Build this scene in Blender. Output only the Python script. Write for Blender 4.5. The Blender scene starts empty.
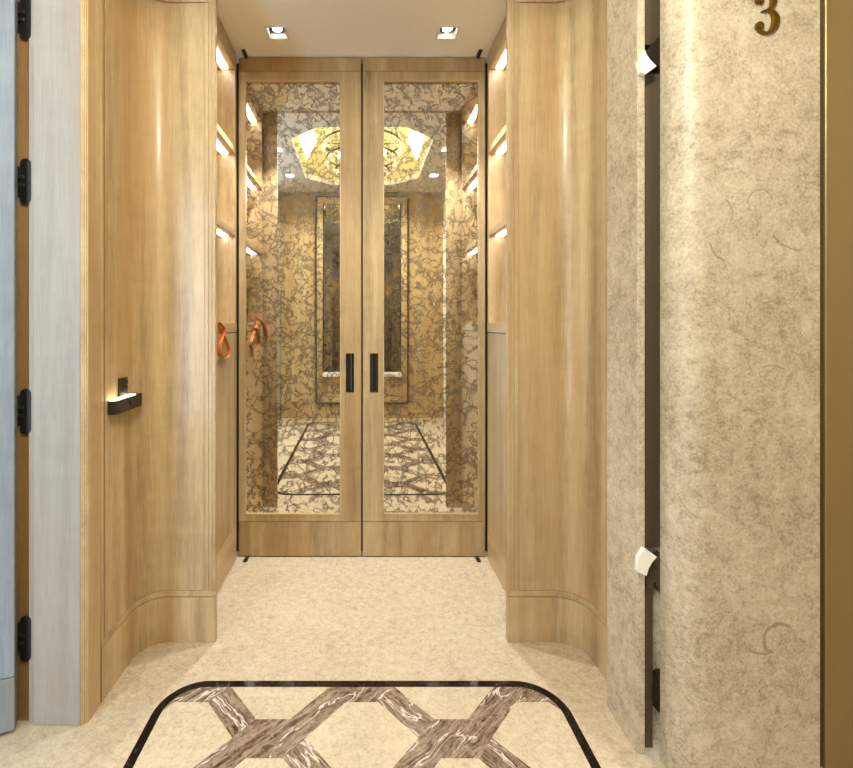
import bpy, bmesh, math, random
from mathutils import Vector, Matrix
random.seed(3)
SC = bpy.context.scene
COL = SC.collection
R = math.radians

# ------------------------------------------------------------------ camera, world, lights, exposure
CZ = 1.17                      # eye height; D = 2.4 m to the mirrored doors, 480 px focal length
cam_data = bpy.data.cameras.new('camera')
cam = bpy.data.objects.new('camera', cam_data); COL.objects.link(cam)
cam.location = (0, 0, CZ); cam.rotation_euler = (R(90), 0, 0)
cam_data.sensor_fit = 'HORIZONTAL'; cam_data.sensor_width = 36.0
cam_data.lens = 480.0 / 853.0 * 36.0
cam_data.shift_x = (426.5 - 362.0) / 853.0
cam_data.shift_y = -(384.0 - 322.0) / 853.0
cam_data.clip_start = 0.02
SC.camera = cam

world = bpy.data.worlds.new('world'); SC.world = world
world.use_nodes = True
bg = world.node_tree.nodes['Background']
bg.inputs[0].default_value = (0.72, 0.86, 1.0, 1); bg.inputs[1].default_value = 1.6

def light(name, kind, loc, energy, color, rot=(0, 0, 0), parent=None, **kw):
    d = bpy.data.lights.new(name, kind); d.energy = energy; d.color = color
    for k, v in kw.items(): setattr(d, k, v)
    o = bpy.data.objects.new(name, d); COL.objects.link(o)
    o.location = loc; o.rotation_euler = rot
    if parent:
        o.parent = parent; o.location = Vector(loc) - parent.location
    return o

WARM = (1.0, 0.97, 0.80)
WHITE = (1.0, 1.0, 0.96)
COOL = (0.64, 0.82, 1.0)
# daylight through the tall lobby window behind the camera, on the left
light('daylight', 'AREA', (-1.70, -1.45, 1.35), 54, COOL, (R(90), 0, 0), shape='RECTANGLE', size=0.9, size_y=2.3)

SC.view_settings.view_transform = 'Standard'
SC.view_settings.look = 'None'
SC.view_settings.gamma = 1.0
SC.view_settings.use_curve_mapping = False
SC.view_settings.exposure = 1.13
SC.cycles.use_denoising = True
SC.cycles.max_bounces = 10
SC.cycles.glossy_bounces = 6
SC.cycles.caustics_reflective = False
SC.cycles.caustics_refractive = False
SC.cycles.sample_clamp_indirect = 4.0

# ------------------------------------------------------------------ material helpers
def lin(r, g, b):
    f = lambda c: (c / 255 / 12.92) if c / 255 <= 0.04045 else ((c / 255 + 0.055) / 1.055) ** 2.4
    return (f(r), f(g), f(b), 1.0)

class NT:
    def __init__(s, name):
        s.m = bpy.data.materials.new(name); s.m.use_nodes = True
        s.t = s.m.node_tree; s.b = s.t.nodes['Principled BSDF']; s.out = s.t.nodes['Material Output']
    def n(s, typ, **kw):
        nd = s.t.nodes.new(typ)
        for k, v in kw.items(): setattr(nd, k, v)
        return nd
    def l(s, a, b): s.t.links.new(a, b)
    def val(s, sock, v):
        if hasattr(v, 'is_output'): s.l(v, sock)
        else: sock.default_value = v
    def math(s, op, a, b=None, c=None):
        nd = s.n('ShaderNodeMath', operation=op)
        s.val(nd.inputs[0], a)
        if b is not None: s.val(nd.inputs[1], b)
        if c is not None: s.val(nd.inputs[2], c)
        return nd.outputs[0]
    def vmath(s, op, a, b):
        nd = s.n('ShaderNodeVectorMath', operation=op)
        s.val(nd.inputs[0], a); s.val(nd.inputs[1], b)
        return nd.outputs['Value'] if op in ('LENGTH', 'DISTANCE', 'DOT_PRODUCT') else nd.outputs[0]
    def mapping(s, vec, scale=(1, 1, 1), loc=(0, 0, 0), rot=(0, 0, 0)):
        nd = s.n('ShaderNodeMapping'); s.l(vec, nd.inputs[0])
        nd.inputs[1].default_value = loc; nd.inputs[2].default_value = rot; nd.inputs[3].default_value = scale
        return nd.outputs[0]
    def noise(s, vec, scale, detail=3, rough=0.5, dist=0.0):
        nd = s.n('ShaderNodeTexNoise'); s.l(vec, nd.inputs['Vector'])
        nd.inputs['Scale'].default_value = scale; nd.inputs['Detail'].default_value = detail
        nd.inputs['Roughness'].default_value = rough; nd.inputs['Distortion'].default_value = dist
        return nd
    def ramp(s, fac, stops, interp='LINEAR'):
        nd = s.n('ShaderNodeValToRGB'); nd.color_ramp.interpolation = interp; s.l(fac, nd.inputs[0])
        e = nd.color_ramp.elements
        e[0].position, e[0].color = stops[0][0], stops[0][1]
        e[1].position, e[1].color = stops[-1][0], stops[-1][1]
        for p, c in stops[1:-1]:
            k = e.new(p); k.color = c
        return nd.outputs[0]
    def mix(s, fac, a, b, blend='MIX'):
        nd = s.n('ShaderNodeMix', data_type='RGBA', blend_type=blend)
        s.val(nd.inputs[0], fac); s.val(nd.inputs[6], a); s.val(nd.inputs[7], b)
        return nd.outputs[2]
    def smooth(s, v, a, b, lo=0.0, hi=1.0):
        nd = s.n('ShaderNodeMapRange', interpolation_type='SMOOTHSTEP')
        s.val(nd.inputs[0], v)
        for i, q in enumerate((a, b, lo, hi)): nd.inputs[i + 1].default_value = q
        return nd.outputs[0]
    def obj(s): return s.n('ShaderNodeTexCoord').outputs['Object']
    def pos(s): return s.n('ShaderNodeNewGeometry').outputs['Position']
    def bump(s, h, strength, dist=0.002):
        nd = s.n('ShaderNodeBump'); s.l(h, nd.inputs['Height'])
        nd.inputs['Strength'].default_value = strength; nd.inputs['Distance'].default_value = dist
        s.l(nd.outputs[0], s.b.inputs['Normal'])

G = lambda v: (v, v, v, 1)

def plain(name, col, rough=0.5, metal=0.0, spec=0.5):
    t = NT(name)
    t.b.inputs['Base Color'].default_value = col; t.b.inputs['Roughness'].default_value = rough
    t.b.inputs['Metallic'].default_value = metal; t.b.inputs['Specular IOR Level'].default_value = spec
    nz = t.noise(t.obj(), 40, 3)
    t.l(t.mix(t.math('MULTIPLY', nz.outputs[0], 0.25), col, (col[0] * 0.75, col[1] * 0.75, col[2] * 0.75, 1)), t.b.inputs['Base Color'])
    return t.m

def emit(name, col, strength):
    t = NT(name)
    e = t.n('ShaderNodeEmission'); e.inputs[0].default_value = col; e.inputs[1].default_value = strength
    t.l(e.outputs[0], t.out.inputs[0])
    return t.m

def wood(name, tones, axis='z', rough=0.36, seed=0.0, coat=0.12):
    t = NT(name)
    o = t.obj()
    rnd = t.n('ShaderNodeObjectInfo').outputs['Random']
    off = t.n('ShaderNodeCombineXYZ')
    for i in range(3): t.l(t.math('MULTIPLY', rnd, 7.3 + i), off.inputs[i])
    v = t.vmath('ADD', o, off.outputs[0])
    lo, hi = 0.06, 1.0
    sc = {'z': (hi, hi, lo), 'y': (hi, lo, hi), 'x': (lo, hi, hi)}[axis]
    m = t.mapping(v, sc, (seed, seed, seed))
    broad = t.noise(m, 14, 3, 0.55, 0.3).outputs[0]
    fine = t.noise(m, 170, 4, 0.65, 0.15).outputs[0]
    cross = t.noise(t.mapping(v, (1, 1, 1.5)), 9, 2, 0.5, 0.8).outputs[0]
    f = t.math('ADD', t.math('MULTIPLY', broad, 0.55), t.math('MULTIPLY', fine, 0.32))
    f = t.math('ADD', f, t.math('MULTIPLY', cross, 0.13))
    c = t.ramp(f, [(0.33, lin(*tones[0])), (0.5, lin(*tones[1])), (0.68, lin(*tones[2]))])
    hue = t.smooth(t.noise(t.mapping(v, sc, (4, 4, 4)), 9, 2).outputs[0], 0.46, 0.62, 0.0, 0.45)
    c = t.mix(hue, c, lin(tones[1][0] * 0.97, tones[1][1] * 0.90, tones[1][2] * 0.80))
    t.l(c, t.b.inputs['Base Color'])
    t.b.inputs['Roughness'].default_value = rough
    t.b.inputs['Specular IOR Level'].default_value = 0.32; t.b.inputs['Coat Weight'].default_value = coat; t.b.inputs['Coat Roughness'].default_value = 0.13
    t.bump(fine, 0.12, 0.001)
    return t.m

OAK = [(148, 122, 86), (186, 161, 122), (209, 188, 150)]
M = {}
M['oak'] = wood('oak_veneer', OAK)
M['oak_y'] = wood('oak_veneer_shelf', [(172, 146, 108), (194, 169, 128), (208, 186, 148)], 'y')
M['oak_door'] = wood('oak_door_veneer', [(134, 109, 74), (171, 146, 106), (194, 171, 132)], 'z', 0.55, 4.0, 0.0)
M['oak_x'] = wood('oak_veneer_rail', OAK, 'x')
M['oak_cool_lit'] = wood('cool_lit_oak', [(140, 134, 127), (158, 152, 146), (172, 167, 161)], 'z', 0.38)  # the same oak veneer, with cool window light put into the tones
M['oak_cooler_lit'] = wood('cooler_lit_oak', [(114, 122, 132), (134, 143, 153), (152, 160, 170)], 'z', 0.38)  # oak veneer again for the door, bluer daylight painted into the tones
M['oak_brown'] = wood('brown_oak', [(118, 90, 54), (146, 114, 72), (166, 132, 88)], 'z', 0.45)
M['groove'] = plain('dark_groove', lin(48, 32, 22), 0.7)
M['ceiling'] = plain('ceiling_paint', lin(242, 236, 224), 0.8)
M['white'] = plain('white_enamel', lin(228, 224, 214), 0.45)
M['black'] = plain('black_metal', lin(16, 16, 17), 0.42)
M['dark_steel'] = plain('dark_steel', lin(70, 66, 60), 0.35, 0.7)
M['bronze_dark'] = plain('dark_bronze', lin(58, 48, 38), 0.34, 0.35)
M['bronze_mid'] = plain('mid_bronze', lin(94, 78, 62), 0.36, 0.2)
M['bronze'] = plain('bronze_panel', lin(158, 134, 88), 0.42, 0.3)
M['brass'] = plain('aged_brass', lin(128, 96, 34), 0.34, 0.75)
M['gold'] = plain('gold_leaf', lin(238, 226, 172), 0.35, 0.25)
M['leather'] = plain('tan_leather', lin(196, 112, 46), 0.5)
M['leather_dark'] = plain('brown_leather', lin(92, 50, 24), 0.5)
M['sill'] = plain('white_stone', lin(250, 247, 240), 0.3)
M['leatherette'] = plain('dark_leatherette', lin(44, 36, 32), 0.55)
M['led'] = emit('led_diffuser', (1.0, 0.96, 0.86, 1), 6.0)
M['glow'] = emit('soft_glow', (1.0, 0.92, 0.66, 1), 3.0)
M['lamp'] = emit('lamp_glow', (1.0, 0.96, 0.84, 1), 9.0)
M['bulb'] = emit('bulb_glow', (1.0, 0.80, 0.48, 1), 40.0)
M['cove'] = emit('cove_glow', (1.0, 0.80, 0.45, 1), 8.0)
M['tray_glow'] = emit('tray_glow', (1.0, 0.95, 0.74, 1), 2.6)

def beige_marble(name, tones, rough=0.16, joints=True):
    t = NT(name)
    p = t.pos()
    big = t.noise(p, 5, 4, 0.6, 0.6).outputs[0]
    mid = t.noise(p, 38, 6, 0.7, 0.5).outputs[0]
    fine = t.noise(p, 110, 4, 0.7, 0.3).outputs[0]
    f = t.math('ADD', t.math('MULTIPLY', big, 0.16), t.math('MULTIPLY', mid, 0.48))
    f = t.math('ADD', f, t.math('MULTIPLY', fine, 0.36))
    c = t.ramp(f, [(0.36, lin(*tones[0])), (0.5, lin(*tones[1])), (0.64, lin(*tones[2]))])
    wv = t.noise(p, 7, 3, 0.55, 1.2).outputs[0]
    vein = t.smooth(t.math('ABSOLUTE', t.math('SUBTRACT', wv, 0.5)), 0.0, 0.010, 0.35, 0.0)
    c = t.mix(vein, c, lin(*tones[3]))
    if joints:
        sx = t.n('ShaderNodeSeparateXYZ'); t.l(p, sx.inputs[0])
        jy = t.math('ABSOLUTE', t.math('SUBTRACT', t.math('PINGPONG', t.math('SUBTRACT', sx.outputs[1], 1.4436), 0.45), 0.0))
        j = t.math('LESS_THAN', jy, 0.0012)
        j = t.math('MULTIPLY', j, t.math('GREATER_THAN', sx.outputs[0], 0.6))
        c = t.mix(t.math('MULTIPLY', j, 0.5), c, lin(150, 125, 95))
    t.l(c, t.b.inputs['Base Color'])
    t.b.inputs['Roughness'].default_value = rough
    return t.m
M['floor'] = beige_marble('beige_marble', [(170, 152, 127), (196, 180, 156), (213, 199, 178), (158, 136, 108)])
M['field'] = beige_marble('cream_marble', [(176, 158, 132), (200, 185, 160), (217, 204, 182), (166, 143, 114)], 0.14, False)
def black_marble():
    t = NT('black_marble'); p = t.pos()
    w = t.noise(p, 9, 4, 0.6, 1.5).outputs[0]
    v = t.smooth(t.math('ABSOLUTE', t.math('SUBTRACT', w, 0.5)), 0.0, 0.012, 0.5, 0.0)
    t.l(t.mix(v, lin(20, 15, 12), lin(92, 80, 64)), t.b.inputs['Base Color'])
    t.b.inputs['Specular IOR Level'].default_value = 0.3
    t.b.inputs['Roughness'].default_value = 0.12
    return t.m
M['black_marble'] = black_marble()

def ribbon_marble():
    t = NT('brown_striped_marble')
    uv = t.n('ShaderNodeTexCoord').outputs['UV']
    w = t.noise(uv, 6, 3, 0.55).outputs['Color']
    wo = t.vmath('SCALE', t.vmath('SUBTRACT', w, (0.5, 0.5, 0.5)), (1, 1, 1))
    wo.node.inputs['Scale'].default_value = 0.055
    q = t.vmath('ADD', uv, wo)
    m = t.mapping(q, (0.10, 1.0, 1.0))
    streak = t.noise(m, 85, 6, 0.7, 0.9).outputs[0]
    blot = t.noise(q, 60, 4, 0.7, 1.0).outputs[0]
    f = t.math('ADD', t.math('MULTIPLY', streak, 0.68), t.math('MULTIPLY', blot, 0.32))
    c = t.ramp(f, [(0.37, lin(48, 36, 28)), (0.44, lin(96, 76, 60)), (0.51, lin(134, 114, 96)), (0.60, lin(164, 146, 128)), (0.70, lin(92, 72, 58))])
    vn = t.noise(t.mapping(q, (0.16, 1, 1), (3.1, 1.7, 0)), 15, 4, 0.6, 0.5).outputs[0]
    vein = t.smooth(t.math('ABSOLUTE', t.math('SUBTRACT', vn, 0.53)), 0.003, 0.016, 0.8, 0.0)
    t.l(t.mix(vein, c, lin(224, 214, 204)), t.b.inputs['Base Color'])
    t.b.inputs['Roughness'].default_value = 0.14
    return t.m
M['ribbon'] = ribbon_marble()

def limestone():
    t = NT('fossil_limestone')
    p = t.pos()
    big = t.noise(p, 4.5, 3, 0.6, 0.8).outputs[0]
    mid = t.noise(p, 30, 6, 0.72, 0.7).outputs[0]
    fine = t.noise(p, 140, 3, 0.6, 0.6).outputs[0]
    f = t.math('ADD', t.math('MULTIPLY', big, 0.25), t.math('MULTIPLY', mid, 0.42))
    f = t.math('ADD', f, t.math('MULTIPLY', fine, 0.33))
    c = t.ramp(f, [(0.38, lin(150, 136, 114)), (0.49, lin(194, 180, 156)), (0.60, lin(216, 205, 184))])
    # fine fossil scratches
    wv = t.noise(t.mapping(p, (1, 1, 1), (2, 5, 1)), 17, 2, 0.5, 2.2).outputs[0]
    msk = t.smooth(t.noise(t.mapping(p, (1, 1, 1), (7, 1, 3)), 11, 2).outputs[0], 0.52, 0.62)
    sv = t.smooth(t.math('ABSOLUTE', t.math('SUBTRACT', wv, 0.5)), 0.0, 0.014, 0.55, 0.0)
    c = t.mix(t.math('MULTIPLY', sv, msk), c, lin(112, 98, 76))
    spk = t.n('ShaderNodeTexVoronoi'); spk.inputs['Scale'].default_value = 42; t.l(p, spk.inputs['Vector'])
    s2 = t.smooth(spk.outputs['Distance'], 0.05, 0.16, 0.6, 0.0)
    m2 = t.smooth(t.noise(t.mapping(p, (1, 1, 1), (1, 9, 4)), 20, 1).outputs[0], 0.60, 0.66)
    c = t.mix(t.math('MULTIPLY', s2, m2), c, lin(120, 104, 80))
    # a few big shell fossils of the slab: arcs in the x-z plane (cx, cz, radius, a0, a1, width)
    sx = t.n('ShaderNodeSeparateXYZ')
    wob = t.noise(p, 30, 2).outputs['Color']
    wv2 = t.vmath('SCALE', t.vmath('SUBTRACT', wob, (0.5, 0.5, 0.5)), (1, 1, 1)); wv2.node.inputs['Scale'].default_value = 0.014
    t.l(t.vmath('ADD', p, wv2), sx.inputs[0])
    arcs = [(1.045, 0.375, 0.040, 40, 235, 0.0060), (1.000, 0.395, 0.055, 225, 300, 0.0042), (1.025, 1.005, 0.055, 50, 115, 0.0024),
            (0.870, 0.740, 0.065, 190, 255, 0.0016), (0.875, 1.440, 0.050, -40, 50, 0.0028), (1.090, 1.420, 0.070, 200, 285, 0.0026),
            (0.995, 1.470, 0.030, 0, 200, 0.0022), (1.010, 1.280, 0.060, 235, 285, 0.0026), (0.915, 1.370, 0.045, 180, 260, 0.0034),
            (0.965, 0.900, 0.05, 60, 110, 0.0018), (1.08, 1.13, 0.04, 100, 160, 0.0018)]
    for cx, cz, rad, a0, a1, w in arcs:
        dx = t.math('SUBTRACT', sx.outputs[0], cx); dz = t.math('SUBTRACT', sx.outputs[2], cz)
        d = t.math('SQRT', t.math('ADD', t.math('MULTIPLY', dx, dx), t.math('MULTIPLY', dz, dz)))
        am = R((a0 + a1) / 2); half = R((a1 - a0) / 2)
        # rotate so the arc's middle points along +x, then compare |angle|
        ca, sa = math.cos(am), math.sin(am)
        rx = t.math('ADD', t.math('MULTIPLY', dx, ca), t.math('MULTIPLY', dz, sa))
        rz = t.math('SUBTRACT', t.math('MULTIPLY', dz, ca), t.math('MULTIPLY', dx, sa))
        ang = t.math('ABSOLUTE', t.math('ARCTAN2', rz, rx))
        k = t.smooth(t.math('ABSOLUTE', t.math('SUBTRACT', d, rad)), w * 0.3, w, 0.62, 0.0)
        k = t.math('MULTIPLY', k, t.smooth(ang, half * 0.8, half, 1.0, 0.0))
        c = t.mix(k, c, lin(126, 112, 88))
    t.l(c, t.b.inputs['Base Color'])
    t.b.inputs['Roughness'].default_value = 0.44
    t.bump(mid, 0.12, 0.002)
    return t.m
M['stone'] = limestone()

def antique_mirror(name, tint, vein_col, seed=0.0, scale=12.5, amount=0.74):
    t = NT(name)
    o = t.mapping(t.obj(), (1, 1, 1), (seed, seed * 0.7, seed * 1.3))
    w = t.noise(o, 13, 3, 0.6).outputs['Color']
    wv = t.vmath('SCALE', t.vmath('SUBTRACT', w, (0.5, 0.5, 0.5)), (1, 1, 1)); wv.node.inputs['Scale'].default_value = 0.075
    w2 = t.noise(o, 55, 2, 0.6).outputs['Color']
    wv2 = t.vmath('SCALE', t.vmath('SUBTRACT', w2, (0.5, 0.5, 0.5)), (1, 1, 1)); wv2.node.inputs['Scale'].default_value = 0.016
    q = t.vmath('ADD', t.vmath('ADD', o, wv), wv2)
    ab = lambda nz, c: t.math('ABSOLUTE', t.math('SUBTRACT', nz, c))
    vo = t.n('ShaderNodeTexVoronoi', feature='DISTANCE_TO_EDGE'); vo.inputs['Scale'].default_value = scale
    t.l(q, vo.inputs['Vector'])
    wid = t.smooth(t.noise(o, 24, 2, 0.5).outputs[0], 0.36, 0.64, 0.03, 0.17)
    edge = t.smooth(t.math('DIVIDE', vo.outputs['Distance'], wid), 0.1, 1.1, 0.85, 0.0)
    edge = t.math('MULTIPLY', edge, t.smooth(t.noise(t.mapping(o, (1, 1, 1), (3, 8, 2)), 15, 2).outputs[0], 0.36, 0.50))
    n1 = t.noise(o, scale * 1.5, 2.0, 0.5, 0.35).outputs[0]
    loops = t.smooth(ab(n1, 0.56), 0.008, 0.045, 1.0, 0.0)
    n2 = t.noise(t.mapping(o, (1, 1, 1), (11, 5, 7)), scale * 2.4, 2.0, 0.5, 0.3).outputs[0]
    loops2 = t.math('MULTIPLY', t.smooth(ab(n2, 0.60), 0.008, 0.045, 0.8, 0.0), t.smooth(n1, 0.40, 0.60))
    spots = t.smooth(t.noise(t.mapping(o, (1, 1, 1), (5, 2, 9)), scale * 2.0, 3.0, 0.6).outputs[0], 0.60, 0.68, 0.0, 0.8)
    vein = t.math('MAXIMUM', t.math('MAXIMUM', edge, loops), t.math('MAXIMUM', loops2, spots))
    vein = t.math('MULTIPLY', vein, amount)
    t.b.inputs['Base Color'].default_value = vein_col; t.b.inputs['Roughness'].default_value = 0.5
    gl = t.n('ShaderNodeBsdfGlossy'); gl.inputs['Roughness'].default_value = 0.012; gl.inputs['Color'].default_value = tint
    ms = t.n('ShaderNodeMixShader'); t.l(vein, ms.inputs[0]); t.l(gl.outputs[0], ms.inputs[1]); t.l(t.b.outputs[0], ms.inputs[2])
    t.l(ms.outputs[0], t.out.inputs[0])
    return t.m
M['mirror_l'] = antique_mirror('antique_mirror', (0.97, 0.94, 0.86, 1), lin(72, 57, 30), 1.3)
M['mirror_r'] = antique_mirror('antique_mirror_second', (0.97, 0.94, 0.86, 1), lin(72, 57, 30), 6.1)
M['mirror_dark'] = antique_mirror('smoked_mirror', (0.36, 0.34, 0.27, 1), lin(30, 25, 15), 9.0, 9, 0.85)

def clear_glass():
    t = NT('window_glass')
    tr = t.n('ShaderNodeBsdfTransparent'); gl = t.n('ShaderNodeBsdfGlossy'); gl.inputs['Roughness'].default_value = 0.02
    ms = t.n('ShaderNodeMixShader'); ms.inputs[0].default_value = 0.06
    t.l(tr.outputs[0], ms.inputs[1]); t.l(gl.outputs[0], ms.inputs[2]); t.l(ms.outputs[0], t.out.inputs[0])
    return t.m
M['glass'] = clear_glass()
def crystal():
    t = NT('crystal')
    tl = t.n('ShaderNodeBsdfTranslucent'); tl.inputs[0].default_value = (0.95, 0.86, 0.62, 1)
    gl = t.n('ShaderNodeBsdfGlossy'); gl.inputs['Roughness'].default_value = 0.08; gl.inputs[0].default_value = (1, 0.93, 0.75, 1)
    tp = t.n('ShaderNodeBsdfTransparent')
    a = t.n('ShaderNodeMixShader'); a.inputs[0].default_value = 0.45
    t.l(tl.outputs[0], a.inputs[1]); t.l(gl.outputs[0], a.inputs[2])
    b = t.n('ShaderNodeMixShader'); b.inputs[0].default_value = 0.35
    t.l(a.outputs[0], b.inputs[1]); t.l(tp.outputs[0], b.inputs[2]); t.l(b.outputs[0], t.out.inputs[0])
    return t.m
M['crystal'] = crystal()

# ------------------------------------------------------------------ mesh helpers
class MB:
    def __init__(s): s.bm = bmesh.new()
    def poly(s, pts):
        return s.bm.faces.new([s.bm.verts.new(p) for p in pts])
    def box(s, x0, x1, y0, y1, z0, z1, bev=0.0, seg=1):
        if bev:
            t = bmesh.new()
            MB._box(t, x0, x1, y0, y1, z0, z1)
            bmesh.ops.bevel(t, geom=t.edges[:], offset=bev, segments=seg, affect='EDGES', profile=0.5)
            s.merge(t)
        else: MB._box(s.bm, x0, x1, y0, y1, z0, z1)
        return s
    @staticmethod
    def _box(bm, x0, x1, y0, y1, z0, z1):
        v = [bm.verts.new((x, y, z)) for z in (z0, z1) for x, y in ((x0, y0), (x1, y0), (x1, y1), (x0, y1))]
        for f in ((3, 2, 1, 0), (4, 5, 6, 7), (0, 1, 5, 4), (1, 2, 6, 5), (2, 3, 7, 6), (3, 0, 4, 7)):
            bm.faces.new([v[i] for i in f])
    def merge(s, t):
        me = bpy.data.meshes.new('t'); t.to_mesh(me); t.free(); s.bm.from_mesh(me); bpy.data.meshes.remove(me)
    def prism(s, pts, z0, z1, bev=0.0):
        """closed x-y outline extruded in z"""
        t = bmesh.new()
        a = [t.verts.new((p[0], p[1], z0)) for p in pts]; b = [t.verts.new((p[0], p[1], z1)) for p in pts]
        n = len(pts)
        t.faces.new(a); t.faces.new(b)
        for i in range(n): t.faces.new((a[i], a[(i + 1) % n], b[(i + 1) % n], b[i]))
        bmesh.ops.recalc_face_normals(t, faces=t.faces)
        if bev: bmesh.ops.bevel(t, geom=t.edges[:], offset=bev, segments=1, affect='EDGES')
        s.merge(t); return s
    def cyl(s, c, r, h, axis='z', seg=24, r2=None, bev=0.0):
        t = bmesh.new()
        bmesh.ops.create_cone(t, cap_ends=True, segments=seg, radius1=r, radius2=r if r2 is None else r2, depth=h)
        if bev: bmesh.ops.bevel(t, geom=[e for e in t.edges if len(e.link_faces) == 2 and e.calc_face_angle(0) > 1], offset=bev, segments=2, affect='EDGES')
        m = {'z': Matrix(), 'x': Matrix.Rotation(R(90), 4, 'Y'), 'y': Matrix.Rotation(R(-90), 4, 'X')}[axis]
        bmesh.ops.transform(t, matrix=Matrix.Translation(c) @ m, verts=t.verts)
        s.merge(t); return s
    def sphere(s, c, r, sx=1, sy=1, sz=1, u=16, v=10):
        t = bmesh.new(); bmesh.ops.create_uvsphere(t, u_segments=u, v_segments=v, radius=r)
        bmesh.ops.transform(t, matrix=Matrix.Translation(c) @ Matrix.Diagonal((sx, sy, sz, 1)), verts=t.verts)
        s.merge(t); return s
    def torus(s, c, rad, r, seg=48, ms=10):
        rings = []
        for i in range(seg):
            a = 2 * math.pi * i / seg
            rings.append([s.bm.verts.new((c[0] + (rad + r * math.cos(b)) * math.cos(a), c[1] + (rad + r * math.cos(b)) * math.sin(a), c[2] + r * math.sin(b)))
                          for b in (2 * math.pi * j / ms for j in range(ms))])
        for i in range(seg):
            p, q = rings[i], rings[(i + 1) % seg]
            for j in range(ms): s.bm.faces.new((p[j], q[j], q[(j + 1) % ms], p[(j + 1) % ms]))
        return s
    def ribbon(s, pts, widths, wdir, thick):
        """a strap: centre line pts, half width along wdir(s), thickness"""
        pts = [Vector(p) for p in pts]; n = len(pts); rings = []
        for i, p in enumerate(pts):
            tan = (pts[min(i + 1, n - 1)] - pts[max(i - 1, 0)]).normalized()
            wd = Vector(wdir[i] if isinstance(wdir, list) else wdir)
            wd = (wd - tan * wd.dot(tan)).normalized(); nn = tan.cross(wd).normalized()
            w = widths[i] if isinstance(widths, (list, tuple)) else widths
            rings.append([s.bm.verts.new(p + wd * a * w + nn * b * thick / 2) for a, b in ((-1, -1), (1, -1), (1, 1), (-1, 1))])
        for i in range(n - 1):
            for j in range(4): s.bm.faces.new((rings[i][j], rings[i][(j + 1) % 4], rings[i + 1][(j + 1) % 4], rings[i + 1][j]))
        s.bm.faces.new(rings[0][::-1]); s.bm.faces.new(rings[-1])
        return s
    def xform(s, m): bmesh.ops.transform(s.bm, matrix=m, verts=s.bm.verts); return s
    def build(s, name, mat, parent=None, recalc=True, smooth_angle=35):
        bm = s.bm
        if recalc: bmesh.ops.recalc_face_normals(bm, faces=bm.faces)
        for f in bm.faces: f.smooth = True
        for e in bm.edges:
            e.smooth = len(e.link_faces) == 2 and e.calc_face_angle(0) < R(smooth_angle)
        if parent: org = world_loc(parent)
        else:
            vs = [v.co for v in bm.verts]
            org = Vector(((min(v.x for v in vs) + max(v.x for v in vs)) / 2, (min(v.y for v in vs) + max(v.y for v in vs)) / 2, min(v.z for v in vs)))
        for v in bm.verts: v.co -= org
        me = bpy.data.meshes.new(name); bm.to_mesh(me); bm.free()
        me.materials.append(M[mat] if isinstance(mat, str) else mat)
        o = bpy.data.objects.new(name, me); COL.objects.link(o)
        if parent: o.parent = parent
        else: o.location = org
        return o

def world_loc(o):
    v = Vector(o.location)
    while o.parent: o = o.parent; v += Vector(o.location)
    return v
def thing(name, label, cat, loc, group=None):
    o = bpy.data.objects.new(name, None); COL.objects.link(o); o.location = loc
    o.empty_display_size = 0.05
    o['label'] = label; o['category'] = cat
    if group: o['group'] = group
    return o
def struct(o, label=None, cat=None):
    o['kind'] = 'structure'
    if label: o['label'] = label
    if cat: o['category'] = cat
    return o
def copy_tree(o, parent=None):
    c = o.copy(); COL.objects.link(c)
    if parent: c.parent = parent
    for ch in list(o.children): copy_tree(ch, c)
    return c
def part_label(o, s): o['label'] = s; return o

def arc(cx, cy, r, a0, a1, n):
    return [(cx + r * math.cos(R(a0 + (a1 - a0) * i / n)), cy + r * math.sin(R(a0 + (a1 - a0) * i / n))) for i in range(n + 1)]
def seglen(a, b): return math.hypot(b[0] - a[0], b[1] - a[1])
def subpath(path, s0, s1):
    out = []; s = 0.0
    for a, b in zip(path, path[1:]):
        L = seglen(a, b)
        e0, e1 = max(s0, s), min(s1, s + L)
        if e1 > e0:
            for q in (e0, e1):
                k = (q - s) / L; p = (a[0] + (b[0] - a[0]) * k, a[1] + (b[1] - a[1]) * k)
                if not out or seglen(out[-1], p) > 1e-6: out.append(p)
        s += L
    return out
def offset(path, d):
    out = []; n = len(path)
    for i, p in enumerate(path):
        ns = []
        for a, b in ((i - 1, i), (i, i + 1)):
            if 0 <= a and b < n:
                L = seglen(path[a], path[b]); ns.append(((path[b][1] - path[a][1]) / L, -(path[b][0] - path[a][0]) / L))
        nx = sum(q[0] for q in ns); ny = sum(q[1] for q in ns); L = math.hypot(nx, ny); nx, ny = nx / L, ny / L
        k = d / max(0.3, nx * ns[0][0] + ny * ns[0][1])
        out.append((p[0] + nx * k, p[1] + ny * k))
    return out
def strip(mb, path, d0, d1, z0, z1, bev=0.0):
    return mb.prism(offset(path, d0) + offset(path, d1)[::-1], z0, z1, bev)

# ------------------------------------------------------------------ structure
HN = 2.49      # niche ceiling
HL = 2.756     # lobby ceiling
fl = MB().box(-2.4, 1.95, -1.2, 2.52, -0.06, 0.0)
floor = struct(fl.build('floor', 'floor'), 'polished beige marble floor with a bordered inlay', 'floor')

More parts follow.
